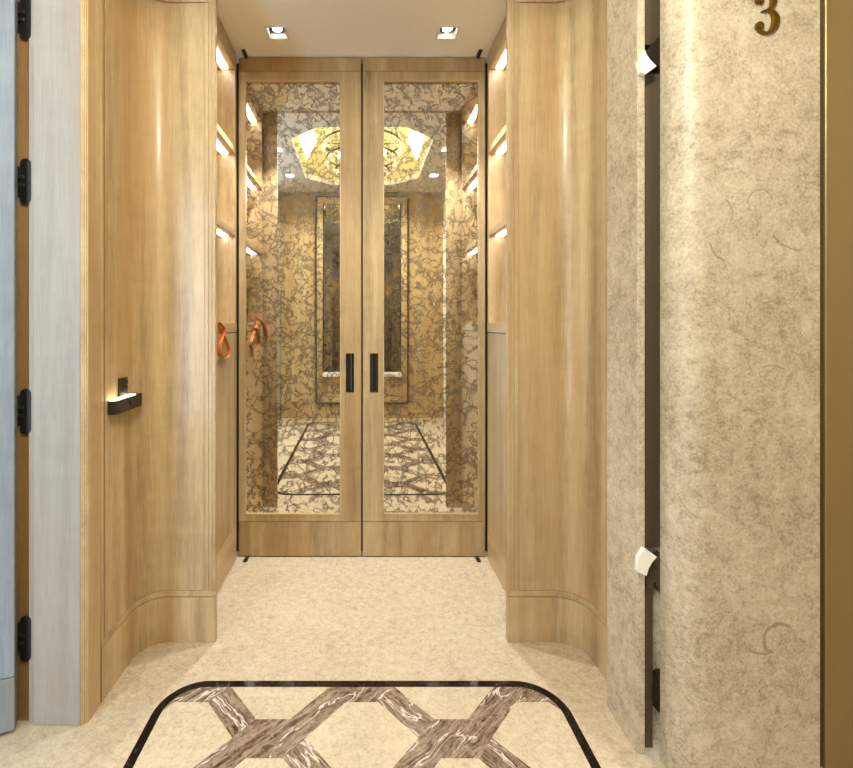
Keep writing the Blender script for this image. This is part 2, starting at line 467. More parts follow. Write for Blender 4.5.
# --- inlay medallion: black border, cream hexagons, brown striped ribbons between them
def rrect(x0, x1, y0, y1, r, n=10):
    return (arc(x1 - r, y1 - r, r, 0, 90, n) + arc(x0 + r, y1 - r, r, 90, 180, n) + arc(x0 + r, y0 + r, r, 180, 270, n) + arc(x1 - r, y0 + r, r, 270, 360, n))
IX, IY0, IY1, IR, BW = 0.627, -0.816, 1.564, 0.135, 0.026
outer = rrect(-IX, IX, IY0, IY1, IR); inner = rrect(-IX + BW, IX - BW, IY0 + BW, IY1 - BW, IR - BW)
def clip(poly, conv):
    out = poly; n = len(conv)
    for i in range(n):
        a, b = conv[i], conv[(i + 1) % n]
        if seglen(a, b) < 1e-7: continue
        inside = lambda p: (b[0] - a[0]) * (p[1] - a[1]) - (b[1] - a[1]) * (p[0] - a[0]) >= -1e-9
        res = []
        for j in range(len(out)):
            p, q = out[j], out[(j + 1) % len(out)]
            ip, iq = inside(p), inside(q)
            if ip: res.append(p)
            if ip != iq:
                dx, dy = q[0] - p[0], q[1] - p[1]; ex, ey = b[0] - a[0], b[1] - a[1]
                den = ex * dy - ey * dx
                if abs(den) > 1e-12:
                    k = -(ex * (p[1] - a[1]) - ey * (p[0] - a[0])) / den
                    res.append((p[0] + dx * k, p[1] + dy * k))
        out = res
        if len(out) < 3: return []
    return out
bm = bmesh.new(); n = len(outer)
for i in range(n):
    if seglen(outer[i], outer[(i + 1) % n]) < 1e-7: continue
    q = [outer[i], outer[(i + 1) % n], inner[(i + 1) % n], inner[i]]
    bm.faces.new([bm.verts.new((p[0], p[1], 0.0012)) for p in q])
mb = MB(); mb.bm.free(); mb.bm = bm
part_label(mb.build('inlay_border', 'black_marble', floor, recalc=False), 'black marble border line of the inlay')
ribs = MB(); uvl = ribs.bm.loops.layers.uv.new('uv')
def addrib(poly, d, z, key=None):
    poly = clip(poly, inner)
    if len(poly) < 3: return
    L = math.hypot(*d); dx, dy = d[0] / L, d[1] / L; ou, ov = (random.uniform(0, 9), random.uniform(0, 9)) if key is None else (0.0, key * 0.61)
    f = ribs.bm.faces.new([ribs.bm.verts.new((p[0], p[1], z)) for p in poly])
    f.normal_update()
    if f.normal.z < 0: f.normal_flip()
    for lp in f.loops:
        x, y = lp.vert.co.x, lp.vert.co.y
        lp[uvl].uv = (x * dx + y * dy + ou, -x * dy + y * dx + ov)
fields = MB()
LX, LY = 0.262, 0.19
for i in range(-3, 4):
    for j in range(-14, 5):
        cx, cy = i * LX, 1.35 + j * LY
        if (i + j) % 2:      # a knot
            addrib([(cx - .103, cy), (cx - .05, cy - .0635), (cx + .05, cy - .0635), (cx + .103, cy), (cx + .05, cy + .0635), (cx - .05, cy + .0635)], (.17, .165), 0.0004, i - j)
            addrib([(cx + .05, cy + .0635), (cx + .103, cy), (cx + .212, cy + .1265), (cx + .159, cy + .19)], (.17, .165), 0.0004, i - j)
            addrib([(cx + .05, cy - .0635), (cx + .159, cy - .19), (cx + .212, cy - .1265), (cx + .103, cy)], (.109, -.1265), 0.0004)
        else:                # a cream hexagon
            h = clip([(cx - .159, cy), (cx - .05, cy - .1265), (cx + .05, cy - .1265), (cx + .159, cy), (cx + .05, cy + .1265), (cx - .05, cy + .1265)], inner)
            if len(h) >= 3:
                f = fields.poly([(p[0], p[1], 0.0006) for p in h]); f.normal_update()
                if f.normal.z < 0: f.normal_flip()
part_label(ribs.build('inlay_ribbon', 'ribbon', floor, recalc=False), 'brown and white striped marble ribbons of the inlay')
part_label(fields.build('inlay_field', 'field', floor, recalc=False), 'cream marble hexagons of the inlay')

def plate(mb, x0, x1, y0, y1, z0, z1, holes):
    xs = sorted({x0, x1, *[h[0] for h in holes], *[h[1] for h in holes]}); ys = sorted({y0, y1, *[h[2] for h in holes], *[h[3] for h in holes]})
    for a, b in zip(xs, xs[1:]):
        for c, d in zip(ys, ys[1:]):
            mx, my = (a + b) / 2, (c + d) / 2
            if any(h[0] < mx < h[1] and h[2] < my < h[3] for h in holes): continue
            mb.box(a, b, c, d, z0, z1)
DL = [(-0.387, 2.19), (0.390, 2.19)]       # niche downlights (square, recessed)
HS = 0.042
holes = [(x - HS, x + HS, y - HS, y + HS) for x, y in DL]
mb = MB(); plate(mb, -1.0, 1.0, 1.80, 2.52, HN, HN + 0.05, holes)
struct(mb.build('ceiling', 'ceiling'), 'plain beige niche ceiling with two square downlights', 'ceiling')

# lobby ceiling with an octagonal coffer
OX0, OX1, OY0, OY1, OC = -0.62, 0.62, -0.74, 0.90, 0.26
octo = [(OX0 + OC, OY0), (OX1 - OC, OY0), (OX1, OY0 + OC), (OX1, OY1 - OC), (OX1 - OC, OY1), (OX0 + OC, OY1), (OX0, OY1 - OC), (OX0, OY0 + OC)]
mb = MB()
C4 = [(-2.4, -1.2), (1.95, -1.2), (1.95, 1.82), (-2.4, 1.82)]
P3 = lambda p, z: (p[0], p[1], z)
for pts in ([C4[0], C4[1], octo[1], octo[0]], [C4[1], octo[2], octo[1]], [C4[1], C4[2], octo[3], octo[2]], [C4[2], octo[4], octo[3]],
            [C4[2], C4[3], octo[5], octo[4]], [C4[3], octo[6], octo[5]], [C4[3], C4[0], octo[7], octo[6]], [C4[0], octo[0], octo[7]]):
    mb.prism(pts, HL, HL + 0.05)
struct(mb.build('ceiling', 'ceiling'), 'higher lobby ceiling around the chandelier coffer', 'ceiling')
cof = bpy.data.objects.new('trim_1', None); COL.objects.link(cof); cof.location = (0, 0.08, HL)
struct(cof, 'octagonal lit ceiling coffer over the lobby', 'ceiling coffer')
cxm, cym = 0.0, 0.08
inn = [(cxm + (p[0] - cxm) * 0.72, cym + (p[1] - cym) * 0.72) for p in octo]
mb = MB()
for i in range(8):
    a, b, c, d = octo[i], octo[(i + 1) % 8], inn[(i + 1) % 8], inn[i]
    mb.poly([P3(a, HL + .05), P3(b, HL + .05), P3(c, HL + .34), P3(d, HL + .34)])
mb.poly([P3(p, HL + .34) for p in inn])
mb.build('coffer_sides', 'gold', cof)
mb = MB()
for i in range(8):
    if seglen(octo[i], octo[(i + 1) % 8]) > 0.6:
        a, b, c, d = octo[i], octo[(i + 1) % 8], inn[(i + 1) % 8], inn[i]
        q = lambda p, r, k: (p[0] + (r[0] - p[0]) * k, p[1] + (r[1] - p[1]) * k)
        pts = []
        for k, zz in ((0.25, HL + .05 + .29 * .25 - .006), (0.85, HL + .05 + .29 * .85 - .006)):
            e, f = q(a, d, k), q(b, c, k)
            pts.append((q(e, f, 0.2), q(e, f, 0.8), zz))
        mb.poly([P3(pts[0][0], pts[0][2]), P3(pts[0][1], pts[0][2]), P3(pts[1][1], pts[1][2]), P3(pts[1][0], pts[1][2])])
mb.build('light_panel', 'tray_glow', cof)

# --- header above the niche opening
struct(MB().box(-0.82, 0.82, 1.770, 1.806, HN, HL).build('trim_2', 'oak'), 'oak header board above the niche opening', 'trim')

# --- curved oak walls either side of the niche (path runs so that its outside faces the viewer)
ZT = 2.34
def curved_wall(sgn, yend, name, frame_ends):
    base = [(0.5315 if sgn > 0 else 0.5355, 1.755), (0.70, 1.755)] + arc(0.70, 1.655, 0.10, 90, 0, 18)[1:] + [(0.80, yend)]
    path = [(sgn * x, y) for x, y in base]
    sg = 1 if sgn > 0 else -1
    L = sum(seglen(a, b) for a, b in zip(path, path[1:]))
    root = bpy.data.objects.new(name, None); COL.objects.link(root); root.location = (sgn * 0.67, 1.76, 0)
    struct(root)
    o = lambda d: d * sg
    mb = MB(); strip(mb, path, o(-0.018), o(-0.004), 0.0, HL); mb.build('panel', 'oak', root)
    mb = MB(); strip(mb, path, o(-0.004), o(0.002), 0.0, 0.164, 0.0008); mb.build('skirting_board', 'oak', root)
    mb = MB(); strip(mb, path, o(-0.004), o(0.001), 0.167, 0.176, 0.0008)
    strip(mb, path, o(-0.004), o(-0.001), 0.176, 0.186, 0.0008); mb.build('bottom_moulding', 'oak', root)
    mb = MB(); strip(mb, path, o(-0.004), o(0.001), ZT, ZT + 0.03, 0.0008); mb.build('top_moulding', 'oak', root)
    mb = MB(); strip(mb, path, o(-0.004), o(0.001), ZT + 0.033, HL, 0.0008); mb.build('frieze_board', 'oak', root)
    mb = MB()
    strip(mb, subpath(path, 0.0, 0.012), o(-0.004), o(0.002), 0.186, ZT, 0.001)
    strip(mb, subpath(path, 0.013, 0.024), o(-0.004), o(0.0005), 0.186, ZT, 0.001)
    strip(mb, subpath(path, 0.026, 0.042), o(-0.004), o(-0.0015), 0.186, ZT, 0.001)
    mb.build('edge_moulding', 'oak', root)
    mb = MB(); g0, g1 = o(-0.0041), o(-0.0034)  # thin brown strips paint the shade into the shallow moulding gaps
    for u0, u1 in ((0.0118, 0.0132), (0.0238, 0.0262), (0.0418, 0.0434)) + (((L - 0.0262, L - 0.0118), (L - 0.0434, L - 0.0418)) if frame_ends else ()):
        strip(mb, subpath(path, u0, u1), g0, g1, 0.186, ZT)
    for z0, z1 in ((0.1638, 0.1672), (0.1858, 0.1872), (ZT - .0014, ZT), (ZT + .03, ZT + .033)): strip(mb, path, g0, g1, z0, z1)
    mb.build('shadow_groove', 'oak_brown', root)
    if frame_ends:
        mb = MB()
        strip(mb, subpath(path, L - 0.012, L), o(-0.004), o(0.0005), 0.0, HL, 0.001)
        strip(mb, subpath(path, L - 0.042, L - 0.026), o(-0.004), o(-0.0015), 0.186, ZT, 0.001)
        mb.build('end_moulding', 'oak', root)
    return root
wl = curved_wall(-1, 1.474, 'wall_left', True); wl['label'] = 'curved pale oak wall panel left of the niche'; wl['category'] = 'wall'
wr = curved_wall(1, 1.36, 'wall_right', False); wr['label'] = 'curved pale oak wall panel right of the niche'; wr['category'] = 'wall'

# --- left door casing: oak strip, stepped corner, frontal jamb with cool light put into its oak colour
cas = bpy.data.objects.new('trim_3', None); COL.objects.link(cas); cas.location = (-0.88, 1.42, 0)
struct(cas, 'oak door casing beside the hinged door, cool light painted into its face', 'trim')
MB().box(-0.86, -0.80, 1.402, 1.470, 0, HL, 0.001).build('casing_return', 'oak', cas)
mb = MB()
for x1, y0 in ((-0.8035, 1.3985), (-0.808, 1.395), (-0.8125, 1.3925)):
    mb.box(-0.86, x1, y0, 1.41, 0, HL, 0.0015, 2)
mb.build('corner_bead', 'oak_y', cas)
MB().box(-0.952, -0.8166, 1.390, 1.44, 0, HL, 0.001).build('casing_face', 'oak_cool_lit', cas)
MB().box(-0.9735, -0.952, 1.402, 1.44, 0, HL, 0.001).build('rebate_strip', 'oak_cool_lit', cas)

# --- rest of the lobby
struct(MB().box(-2.4, -0.9735, 1.409, 1.46, 0, HL).build('wall_front', 'oak_brown'), 'brown oak frame wall behind the hinged door', 'wall')
struct(MB().box(-2.4, -2.3, -1.2, 1.409, 0, HL).build('wall_side', 'oak_cool_lit'), 'side wall of the lobby', 'wall')
struct(MB().box(1.85, 1.95, -1.2, 1.30, 0, HL).build('wall_east', 'stone'), 'limestone side wall of the lobby', 'wall')
mb = MB()
WX0, WX1, WZ0, WZ1 = -2.05, -1.42, 0.08, 2.45
mb.box(-2.4, WX0, -1.16, -1.06, 0, HL); mb.box(WX1, 1.95, -1.16, -1.06, 0, HL); mb.box(WX0, WX1, -1.16, -1.06, 0, WZ0); mb.box(WX0, WX1, -1.16, -1.06, WZ1, HL)
struct(mb.build('wall_back', 'oak'), 'oak lobby wall behind the camera', 'wall')
win = bpy.data.objects.new('window_1', None); COL.objects.link(win); win.location = (-1.735, -1.1, WZ0); struct(win, 'tall lobby window', 'window')
mb = MB(); f = 0.035
mb.box(WX0, WX0 + f, -1.14, -1.09, WZ0, WZ1); mb.box(WX1 - f, WX1, -1.14, -1.09, WZ0, WZ1); mb.box(WX0 + f, WX1 - f, -1.14, -1.09, WZ0, WZ0 + f); mb.box(WX0 + f, WX1 - f, -1.14, -1.09, WZ1 - f, WZ1)
mb.build('window_frame', 'bronze_dark', win)
MB().box(WX0 + f, WX1 - f, -1.118, -1.112, WZ0 + f, WZ1 - f).build('window_pane', 'glass', win)
for k, (sx, m) in enumerate(((-1, 'oak_cool_lit'), (1, 'sill'))):
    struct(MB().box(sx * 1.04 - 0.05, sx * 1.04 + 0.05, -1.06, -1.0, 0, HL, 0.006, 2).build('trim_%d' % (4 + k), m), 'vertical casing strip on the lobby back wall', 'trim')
struct(MB().box(-0.98, 0.98, -1.06, -1.045, 0.0, 0.19, 0.002).build('baseboard_back', 'oak'), 'baseboard of the lobby back wall', 'baseboard')

# --- backing behind the doors (dark colour stands in for the shade in the gaps)
struct(MB().box(-1.0, 1.0, 2.45, 2.52, 0, HN).build('wall_rear', 'groove'), 'dark backing behind the mirrored doors, painting the shade of the gaps', 'wall')

# --- stone lining of the right-hand wall
sl = bpy.data.objects.new('trim_6', None); COL.objects.link(sl); sl.location = (0.757, 1.37, 0)
struct(sl, 'limestone lining slab beside the curved oak wall', 'trim')
MB().box(0.746, 0.7662, 1.30, 1.462, 0, HL, 0.0012).build('slab', 'stone', sl)
MB().box(0.767, 0.838, 1.39, 1.462, 0, HL).build('slab_core', 'groove', sl)
# pier with rounded corner
PR = 0.067
pts = [(1.145, 1.20), (0.865, 1.20)] + arc(0.865, 1.20 + PR, PR, 270, 180, 16)[1:] + [(0.798, 1.285), (0.86, 1.30), (1.145, 1.30)]
mb = MB().prism(pts, 0, HL)
struct(mb.build('wall_pier', 'stone'), 'round-cornered limestone pier with the number', 'wall')
MB_d = MB().box(1.1455, 1.845, 1.285, 1.30, 0, HL)
struct(MB_d.build('trim_7', 'groove'), 'dark shadow gap between limestone pier and bronze panel', 'trim')

# ------------------------------------------------------------------ bronze panel at the right edge (lift door)
bd = thing('lift_door', 'satin brown bronze lift door beyond the dark gap of the limestone pier', 'lift door', (1.5, 1.267, 0))
MB().box(1.208, 1.845, 1.25, 1.284, 0.001, 2.42, 0.002).build('door_panel', 'bronze', bd)
MB().box(1.208, 1.845, 1.246, 1.284, 2.422, HL, 0.002).build('header', 'bronze', bd)

# ------------------------------------------------------------------ numeral on the pier
def numeral():
    k = 0.0025 / 14.22
    T = lambda u, v: (0.9775 + (u - 195) * k, 1.17 + 322 * 0.0025 - v * k)
    strokes = [
        # (u, v, half width)
        [(262, 440, 24), (290, 470, 16), (340, 484, 17), (400, 468, 24), (455, 425, 38), (490, 365, 50), (505, 300, 54), (492, 240, 48), (455, 192, 32), (405, 166, 19), (345, 166, 12), (292, 178, 3)],
        [(330, 168, 6), (385, 152, 15), (432, 118, 26), (462, 70, 40), (474, 15, 46), (462, -45, 42), (425, -88, 28), (375, -108, 18), (325, -108, 14), (285, -88, 14), (258, -50, 20)],
    ]
    mb = MB(); y0, y1 = 1.192, 1.200
    for st in strokes:
        # smooth with Catmull-Rom
        P = []
        for i in range(len(st) - 1):
            p0, p1, p2, p3 = st[max(i - 1, 0)], st[i], st[i + 1], st[min(i + 2, len(st) - 1)]
            for q in range(4):
                t = q / 4
                P.append(tuple(0.5 * (2 * p1[c] + (p2[c] - p0[c]) * t + (2 * p0[c] - 5 * p1[c] + 4 * p2[c] - p3[c]) * t * t + (3 * p1[c] - p0[c] - 3 * p2[c] + p3[c]) * t ** 3) for c in range(3)))
        P.append(st[-1])
        rings = []
        for i, p in enumerate(P):
            a, b = P[max(i - 1, 0)], P[min(i + 1, len(P) - 1)]
            tx, tv = b[0] - a[0], b[1] - a[1]; L = math.hypot(tx, tv); nx, nv = -tv / L, tx / L
            w = max(p[2], 1)
            A, B = T(p[0] + nx * w, p[1] + nv * w), T(p[0] - nx * w, p[1] - nv * w)
            A2, B2 = T(p[0] + nx * w * .72, p[1] + nv * w * .72), T(p[0] - nx * w * .72, p[1] - nv * w * .72)
            rings.append([mb.bm.verts.new(c) for c in ((A[0], y1, A[1]), (A2[0], y0, A2[1]), (B2[0], y0, B2[1]), (B[0], y1, B[1]))])
        for r0, r1 in zip(rings, rings[1:]):
            for j in range(4): mb.bm.faces.new((r0[j], r0[(j + 1) % 4], r1[(j + 1) % 4], r1[j]))
        mb.bm.faces.new(rings[0]); mb.bm.faces.new(rings[-1][::-1])
    for u, v in ((266, 388), (266, 12)):
        X, Z = T(u, v); mb.cyl((X, 1.1955, Z), 62 * k, 0.009, 'y', 28, bev=0.002)
    return mb
nm = numeral().build('numeral', 'brass')
nm['label'] = 'aged brass numeral 3 mounted high on the limestone pier'; nm['category'] = 'number sign'

# ------------------------------------------------------------------ bronze pull in the slot between slab and pier
pl = thing('bronze_pull', 'long dark bronze pull bar standing in the slot beside the limestone pier', 'door pull', (0.81, 1.33, 0))
MB().box(0.7665, 0.88, 1.345, 1.36, 0.58, HL).build('back_plate', 'bronze_dark', pl)
part_label(MB().box(0.7665, 0.88, 1.345, 1.36, 0.0, 0.58).build('lower_plate', 'stone', pl), 'pale stone lower plate')
def px(x, y, Y):
    r = Y / 2.4; return ((x - 362) * r / 200, 1.17 + (322 - y) * r / 200)
def xz_prism(mb, pts, y0, y1, bev=0.0):
    t = MB().prism(pts, 0, 1)
    for v in t.bm.verts: v.co = Vector((v.co.x, y0 + v.co.z * (y1 - y0), v.co.y))
    bmesh.ops.recalc_face_normals(t.bm, faces=t.bm.faces)
    mb.merge(t.bm); return mb
Yb = 1.318
x0, _ = px(645, 0, Yb); x1, _ = px(653.2, 0, Yb)
MB().box(max(x0 - .006, .7668), x1, Yb, 1.345, 0.0, px(0, 562, Yb)[1], 0.003, 2).build('lower_bar', 'bronze_mid', pl)
MB().box(max(x0 - .012, .7668), px(664, 0, Yb)[0], Yb, 1.345, px(0, 548, Yb)[1], px(0, 74, Yb)[1], 0.003, 2).build('bar', 'bronze_mid', pl)
MB().box(max(x0 - .012, .7668), px(664, 0, Yb)[0], Yb, 1.345, px(0, 45, Yb)[1], HL - 0.02, 0.003, 2).build('upper_bar', 'bronze_mid', pl)
mb = MB(); xz_prism(mb, [px(u, v, Yb - .004) for u, v in ((664, 30), (652, 44), (646, 52), (651, 58), (655, 63), (659, 67), (664, 67))], Yb - .004, 1.345); mb.build('upper_bracket', 'bronze_dark', pl)
Yf = 1.284
mb = MB(); xz_prism(mb, [px(u, v, Yf) for u, v in ((638.5, 60), (642, 56), (644.5, 49), (647, 55), (650.5, 60), (656.5, 66), (651, 70), (645.5, 74), (641, 72))], Yf, 1.2995, ); part_label(mb.build('finial', 'sill', pl), 'white stone pointed upper finial')
mb = MB(); xz_prism(mb, [px(u, v, Yf) for u, v in ((638, 572), (638.5, 559), (644.5, 548.5), (650, 552), (657, 557), (652.5, 562), (649, 568), (646.5, 576))], Yf, 1.2995); part_label(mb.build('finial', 'sill', pl), 'white stone pointed lower finial')
mb = MB(); xz_prism(mb, [px(u, v, Yb - .004) for u, v in ((646, 588), (647, 575), (650, 566), (655, 560.5), (664, 556), (664, 597), (658, 588), (655, 581), (652, 588))], Yb - .004, 1.345); mb.build('lower_bracket', 'bronze_mid', pl)
cx, cz = px(662, 693, Yb); mb = MB(); mb.cyl((cx, Yb + .008, cz), 0.056, 0.03, 'y', 40, bev=0.006); mb.xform(Matrix.Translation((cx, 0, cz)) @ Matrix.Diagonal((0.50, 1, 1, 1)) @ Matrix.Translation((-cx, 0, -cz))); mb.build('door_stop', 'bronze_dark', pl)

# ------------------------------------------------------------------ mirrored double doors
def leaf(sgn, label, mat):
    S = lambda a, b: (min(sgn * a, sgn * b), max(sgn * a, sgn * b))
    root = thing('mirrored_door', label, 'door', (sgn * 0.308, 2.40, 0.006))
    Y0, Y1 = 2.388, 2.425
    xi, xo = 0.004, 0.613                    # centre gap side, hinge side
    mi, mo = 0.104, 0.585                    # mirror opening
    zb, zk, zm0, zm1, zr, zt = 0.006, 0.175, 0.210, 2.372, 2.418, 2.484
    hx0, hx1, hz0, hz1 = 0.040, 0.080, 0.820, 1.014
    mb = MB()
    b = 0.0012
    mb.box(*S(mo, xo), Y0, Y1, zk + .002, zr - .001, b)
    mb.box(*S(mi, mo), Y0, Y1, zk + .002, zm0, b); mb.box(*S(mi, mo), Y0, Y1, zm1, zr - .001, b)
    # lock stile with the slot for the pull
    mb.box(*S(xi, hx0), Y0, Y1, zk + .002, zr - .001, b); mb.box(*S(hx1, mi), Y0, Y1, zk + .002, zr - .001, b)
    mb.box(*S(hx0, hx1), Y0, Y1, zk + .002, hz0); mb.box(*S(hx0, hx1), Y0, Y1, hz1, zr - .001)
    mb.build('frame', 'oak_door', root)
    MB().box(*S(xi, xo), Y0, Y1, zb, zk - .001, b).build('kick_panel', 'oak_door', root)
    MB().box(*S(xi, xo), Y0, Y1, zr + .001, zt, b).build('top_panel', 'oak_door', root)
    MB().box(*S(mi - .004, mo + .004), 2.402, 2.408, zm0 - .004, zm1 + .004).build('mirror', mat, root)
    mb = MB(); t = 0.006
    for q in ((S(mi, mi + t), zm0, zm1), (S(mo - t, mo), zm0, zm1), (S(mi, mo), zm0, zm0 + t), (S(mi, mo), zm1 - t, zm1)):
        mb.box(*q[0], Y0 - .001, 2.403, q[1], q[2], 0.001)
    mb.build('glazing_bead', 'oak_x', root)
    # recessed pull: dark metal tray with a half-round lip
    mb = MB(); w = .003
    mb.box(*S(hx0, hx0 + w), Y0 - .001, Y1 - .004, hz0, hz1); mb.box(*S(hx1 - w, hx1), Y0 - .001, Y1 - .004, hz0, hz1)
    mb.box(*S(hx0, hx1), Y0 - .001, Y1 - .004, hz0, hz0 + w); mb.box(*S(hx0, hx1), Y0 - .001, Y1 - .004, hz1 - w, hz1)
    mb.box(*S(hx0, hx1), Y1 - .012, Y1 - .004, hz0, hz1)
    h = mb.build('pull_handle', 'bronze_dark', root); part_label(h, 'dark bronze recessed pull handle')
    MB().cyl((sgn * 0.052, Y1 - .018, (hz0 + hz1) / 2), 0.009, hz1 - hz0 - .008, 'z', 16).build('grip', 'dark_steel', h)
    mb = MB(); mb.box(*S(0.566, 0.584), 2.322, 2.386, HN - .006, HN - .0005, 0.001); mb.cyl((sgn * 0.575, 2.374, HN - .010), .006, .012, 'z', 14)
    part_label(mb.build('top_pivot', 'groove', root), 'dark pivot plate in the ceiling')
    mb = MB(); mb.box(*S(0.560, 0.580), 2.335, 2.386, 0.0005, 0.007, 0.0015); mb.cyl((sgn * 0.570, 2.352, 0.008), .006, .006, 'z', 14)
    part_label(mb.build('floor_pivot', 'dark_steel', root), 'small steel floor pivot')
    return root
leaf(-1, 'left leaf of the tall antique-mirror double doors, beside the shelf with the leather strap', 'mirror_l')
leaf(1, 'right leaf of the tall antique-mirror double doors, nearer the limestone wall', 'mirror_r')

# ------------------------------------------------------------------ shelf niches either side
def shelving(sgn, label):
    S = lambda a, b: (min(sgn * a, sgn * b), max(sgn * a, sgn * b))
    root = thing('shelving_unit', label, 'shelving', (sgn * 0.78, 2.09, 0))
    XF, XB, Y0, Y1 = 0.620, 0.94, 1.812, 2.372
    b = 0.0012
    MB().box(*S(XF, XB), Y0, Y1, 0.0, 0.173, b).build('plinth', 'oak_y', root)
    MB().box(*S(XF, XB), Y0, Y1, 0.1755, 1.118, b).build('cabinet_front', 'oak', root)
    MB().box(*S(XF - .001, XB), Y0, Y1, 1.1205, 1.166, b).build('ledge', 'oak_y', root)
    MB().box(*S(XF, XB), 2.350, Y1, 1.166, 2.405, b).build('end_panel', 'oak', root)
    MB().box(*S(XF, XB), Y0, Y0 + .022, 1.166, 2.405, b).build('end_panel', 'oak', root)
    MB().box(*S(XB - .018, XB), Y0 + .022, 2.350, 1.166, 2.405).build('back_panel', 'oak', root)
    MB().box(*S(XF, XB), Y0, Y1, 2.407, HN - .001, b).build('header', 'oak_y', root)
    for z in (1.590, 1.992):
        sh = MB().box(*S(XF, XB - .018), Y0 + .022, 2.350, z, z + .031, b).build('shelf', 'oak_y', root)
        MB().box(*S(XF + .033, XF + .066), Y0 + .03, 2.338, z - .004, z - .0002, 0.0008).build('light_strip', 'led', sh)
    MB().box(*S(XF + .033, XF + .066), Y0 + .03, 2.338, 2.402, 2.4066, 0.0008).build('light_strip', 'led', root)
    return root
shelving(-1, 'oak shelving unit left of the mirrored doors, with a tan leather strap over its ledge')
shelving(1, 'oak shelving unit right of the mirrored doors, empty lit shelves')

# ------------------------------------------------------------------ niche and lobby downlights
def downlight(x, y, z, label, group=None):
    root = thing('downlight', label, 'ceiling light', (x, y, z - .004), group)
    mb = MB(); s, t = HS, 0.010
    mb.box(x - s - t, x + s + t, y - s - t, y - s, z - .004, z); mb.box(x - s - t, x + s + t, y + s, y + s + t, z - .004, z)
    mb.box(x - s - t, x - s, y - s, y + s, z - .004, z); mb.box(x + s, x + s + t, y - s, y + s, z - .004, z)
    mb.build('trim', 'white', root)
    return root
def recessed(x, y, label):
    root = downlight(x, y, HN, label)
    mb = MB(); s = HS; z = HN
    w = .003; H = .095
    mb.box(x - s, x - s + w, y - s, y + s, z, z + H); mb.box(x + s - w, x + s, y - s, y + s, z, z + H)
    mb.box(x - s + w, x + s - w, y - s, y - s + w, z, z + H); mb.box(x - s + w, x + s - w, y + s - w, y + s, z, z + H); mb.box(x - s, x + s, y - s, y + s, z + H, z + H + w)
    mb.build('housing', 'white', root)
    mb = MB(); mb.cyl((x, y + .002, z + .050), .038, .060, 'z', 32); mb.build('lamp_holder', 'black', root)
    mb = MB(); mb.cyl((x, y + .003, z + .0186), .022, .002, 'z', 28); mb.build('lamp', 'lamp', root)
    light('lamp_beam', 'SPOT', (x, y + .003, z + .016), 60, WHITE, (R(-14), 0, 0), root, spot_size=R(82), spot_blend=0.45, shadow_soft_size=0.02)
    return root
recessed(DL[0][0], DL[0][1], 'square recessed downlight above the left mirrored door')
recessed(DL[1][0], DL[1][1], 'square recessed downlight above the right mirrored door')
for (x, y), lab in zip(((-0.78, 0.40), (-0.78, -0.38), (0.78, 0.40), (0.78, -0.38)),
                       ('lobby downlight left of the chandelier, nearer the niche', 'lobby downlight left of the chandelier, nearer the back wall',
                        'lobby downlight right of the chandelier, nearer the niche', 'lobby downlight right of the chandelier, nearer the back wall')):
    root = downlight(x, y, HL, lab)
    MB().box(x - HS, x + HS, y - HS, y + HS, HL - .003, HL - .001).build('lamp', 'lamp', root)
    light('lamp_beam', 'SPOT', (x, y, HL - .01), 34, WHITE, (0, 0, 0), root, spot_size=R(46), spot_blend=0.6, shadow_soft_size=0.04)

# ------------------------------------------------------------------ chandelier over the lobby
ch = thing('chandelier', 'round crystal chandelier seen in the mirrored doors', 'chandelier', (0, 0.08, HL + .34))
cz0 = HL + .34
MB().cyl((0, 0.08, cz0 - .012), .10, .024, 'z', 32, bev=.004).build('canopy', 'gold', ch)
MB().cyl((0, 0.08, cz0 - .10), .012, .16, 'z', 16).build('stem', 'gold', ch)
TI = ((0.38, HL + .17), (0.34, HL + .03), (0.26, HL - .09), (0.14, HL - .19))
for rr, zz in TI:
    mb = MB().torus((0, .08, zz), rr, .009)
    for a in (0, 60, 120):
        mb.box(-rr, rr, -.004, .004, -.004, .004)
        # spokes turned about the axis
        n8 = len(mb.bm.verts); mb.bm.verts.ensure_lookup_table()
        bmesh.ops.transform(mb.bm, matrix=Matrix.Translation((0, .08, zz)) @ Matrix.Rotation(R(a), 4, 'Z'), verts=[mb.bm.verts[i] for i in range(n8 - 8, n8)])
    mb.build('ring', 'bronze_dark', ch)
    mb = MB(); nn = int(rr * 130)
    for i in range(nn):
        a = 2 * math.pi * i / nn
        x, y = rr * math.cos(a), .08 + rr * math.sin(a)
        for k in range(3):
            t = bmesh.new(); bmesh.ops.create_icosphere(t, subdivisions=1, radius=.013)
            bmesh.ops.transform(t, matrix=Matrix.Translation((x, y, zz - .025 - k * .033)) @ Matrix.Rotation(a + k, 4, 'Z') @ Matrix.Diagonal((.7, .7, 1.25, 1)), verts=t.verts)
            mb.merge(t)
    o = mb.build('crystal_drops', 'crystal', ch, smooth_angle=5); o['kind'] = 'stuff'
MB().cyl((0, .08, HL - .02), .010, .36, 'z', 16).build('centre_rod', 'gold', ch)
for i in range(8):
    a = 2 * math.pi * i / 8 + .2
    MB().sphere((.22 * math.cos(a), .08 + .22 * math.sin(a), HL + .075), .020, 1, 1, 1.4).build('bulb', 'bulb', ch)
light('chandelier_glow', 'SPOT', (0, .08, HL - .27), 56, WARM, (0, 0, 0), ch, shadow_soft_size=0.13, spot_size=R(178), spot_blend=0.15)
light('chandelier_core', 'POINT', (0, .08, HL + .02), 7, WARM, (0, 0, 0), ch, shadow_soft_size=0.12)

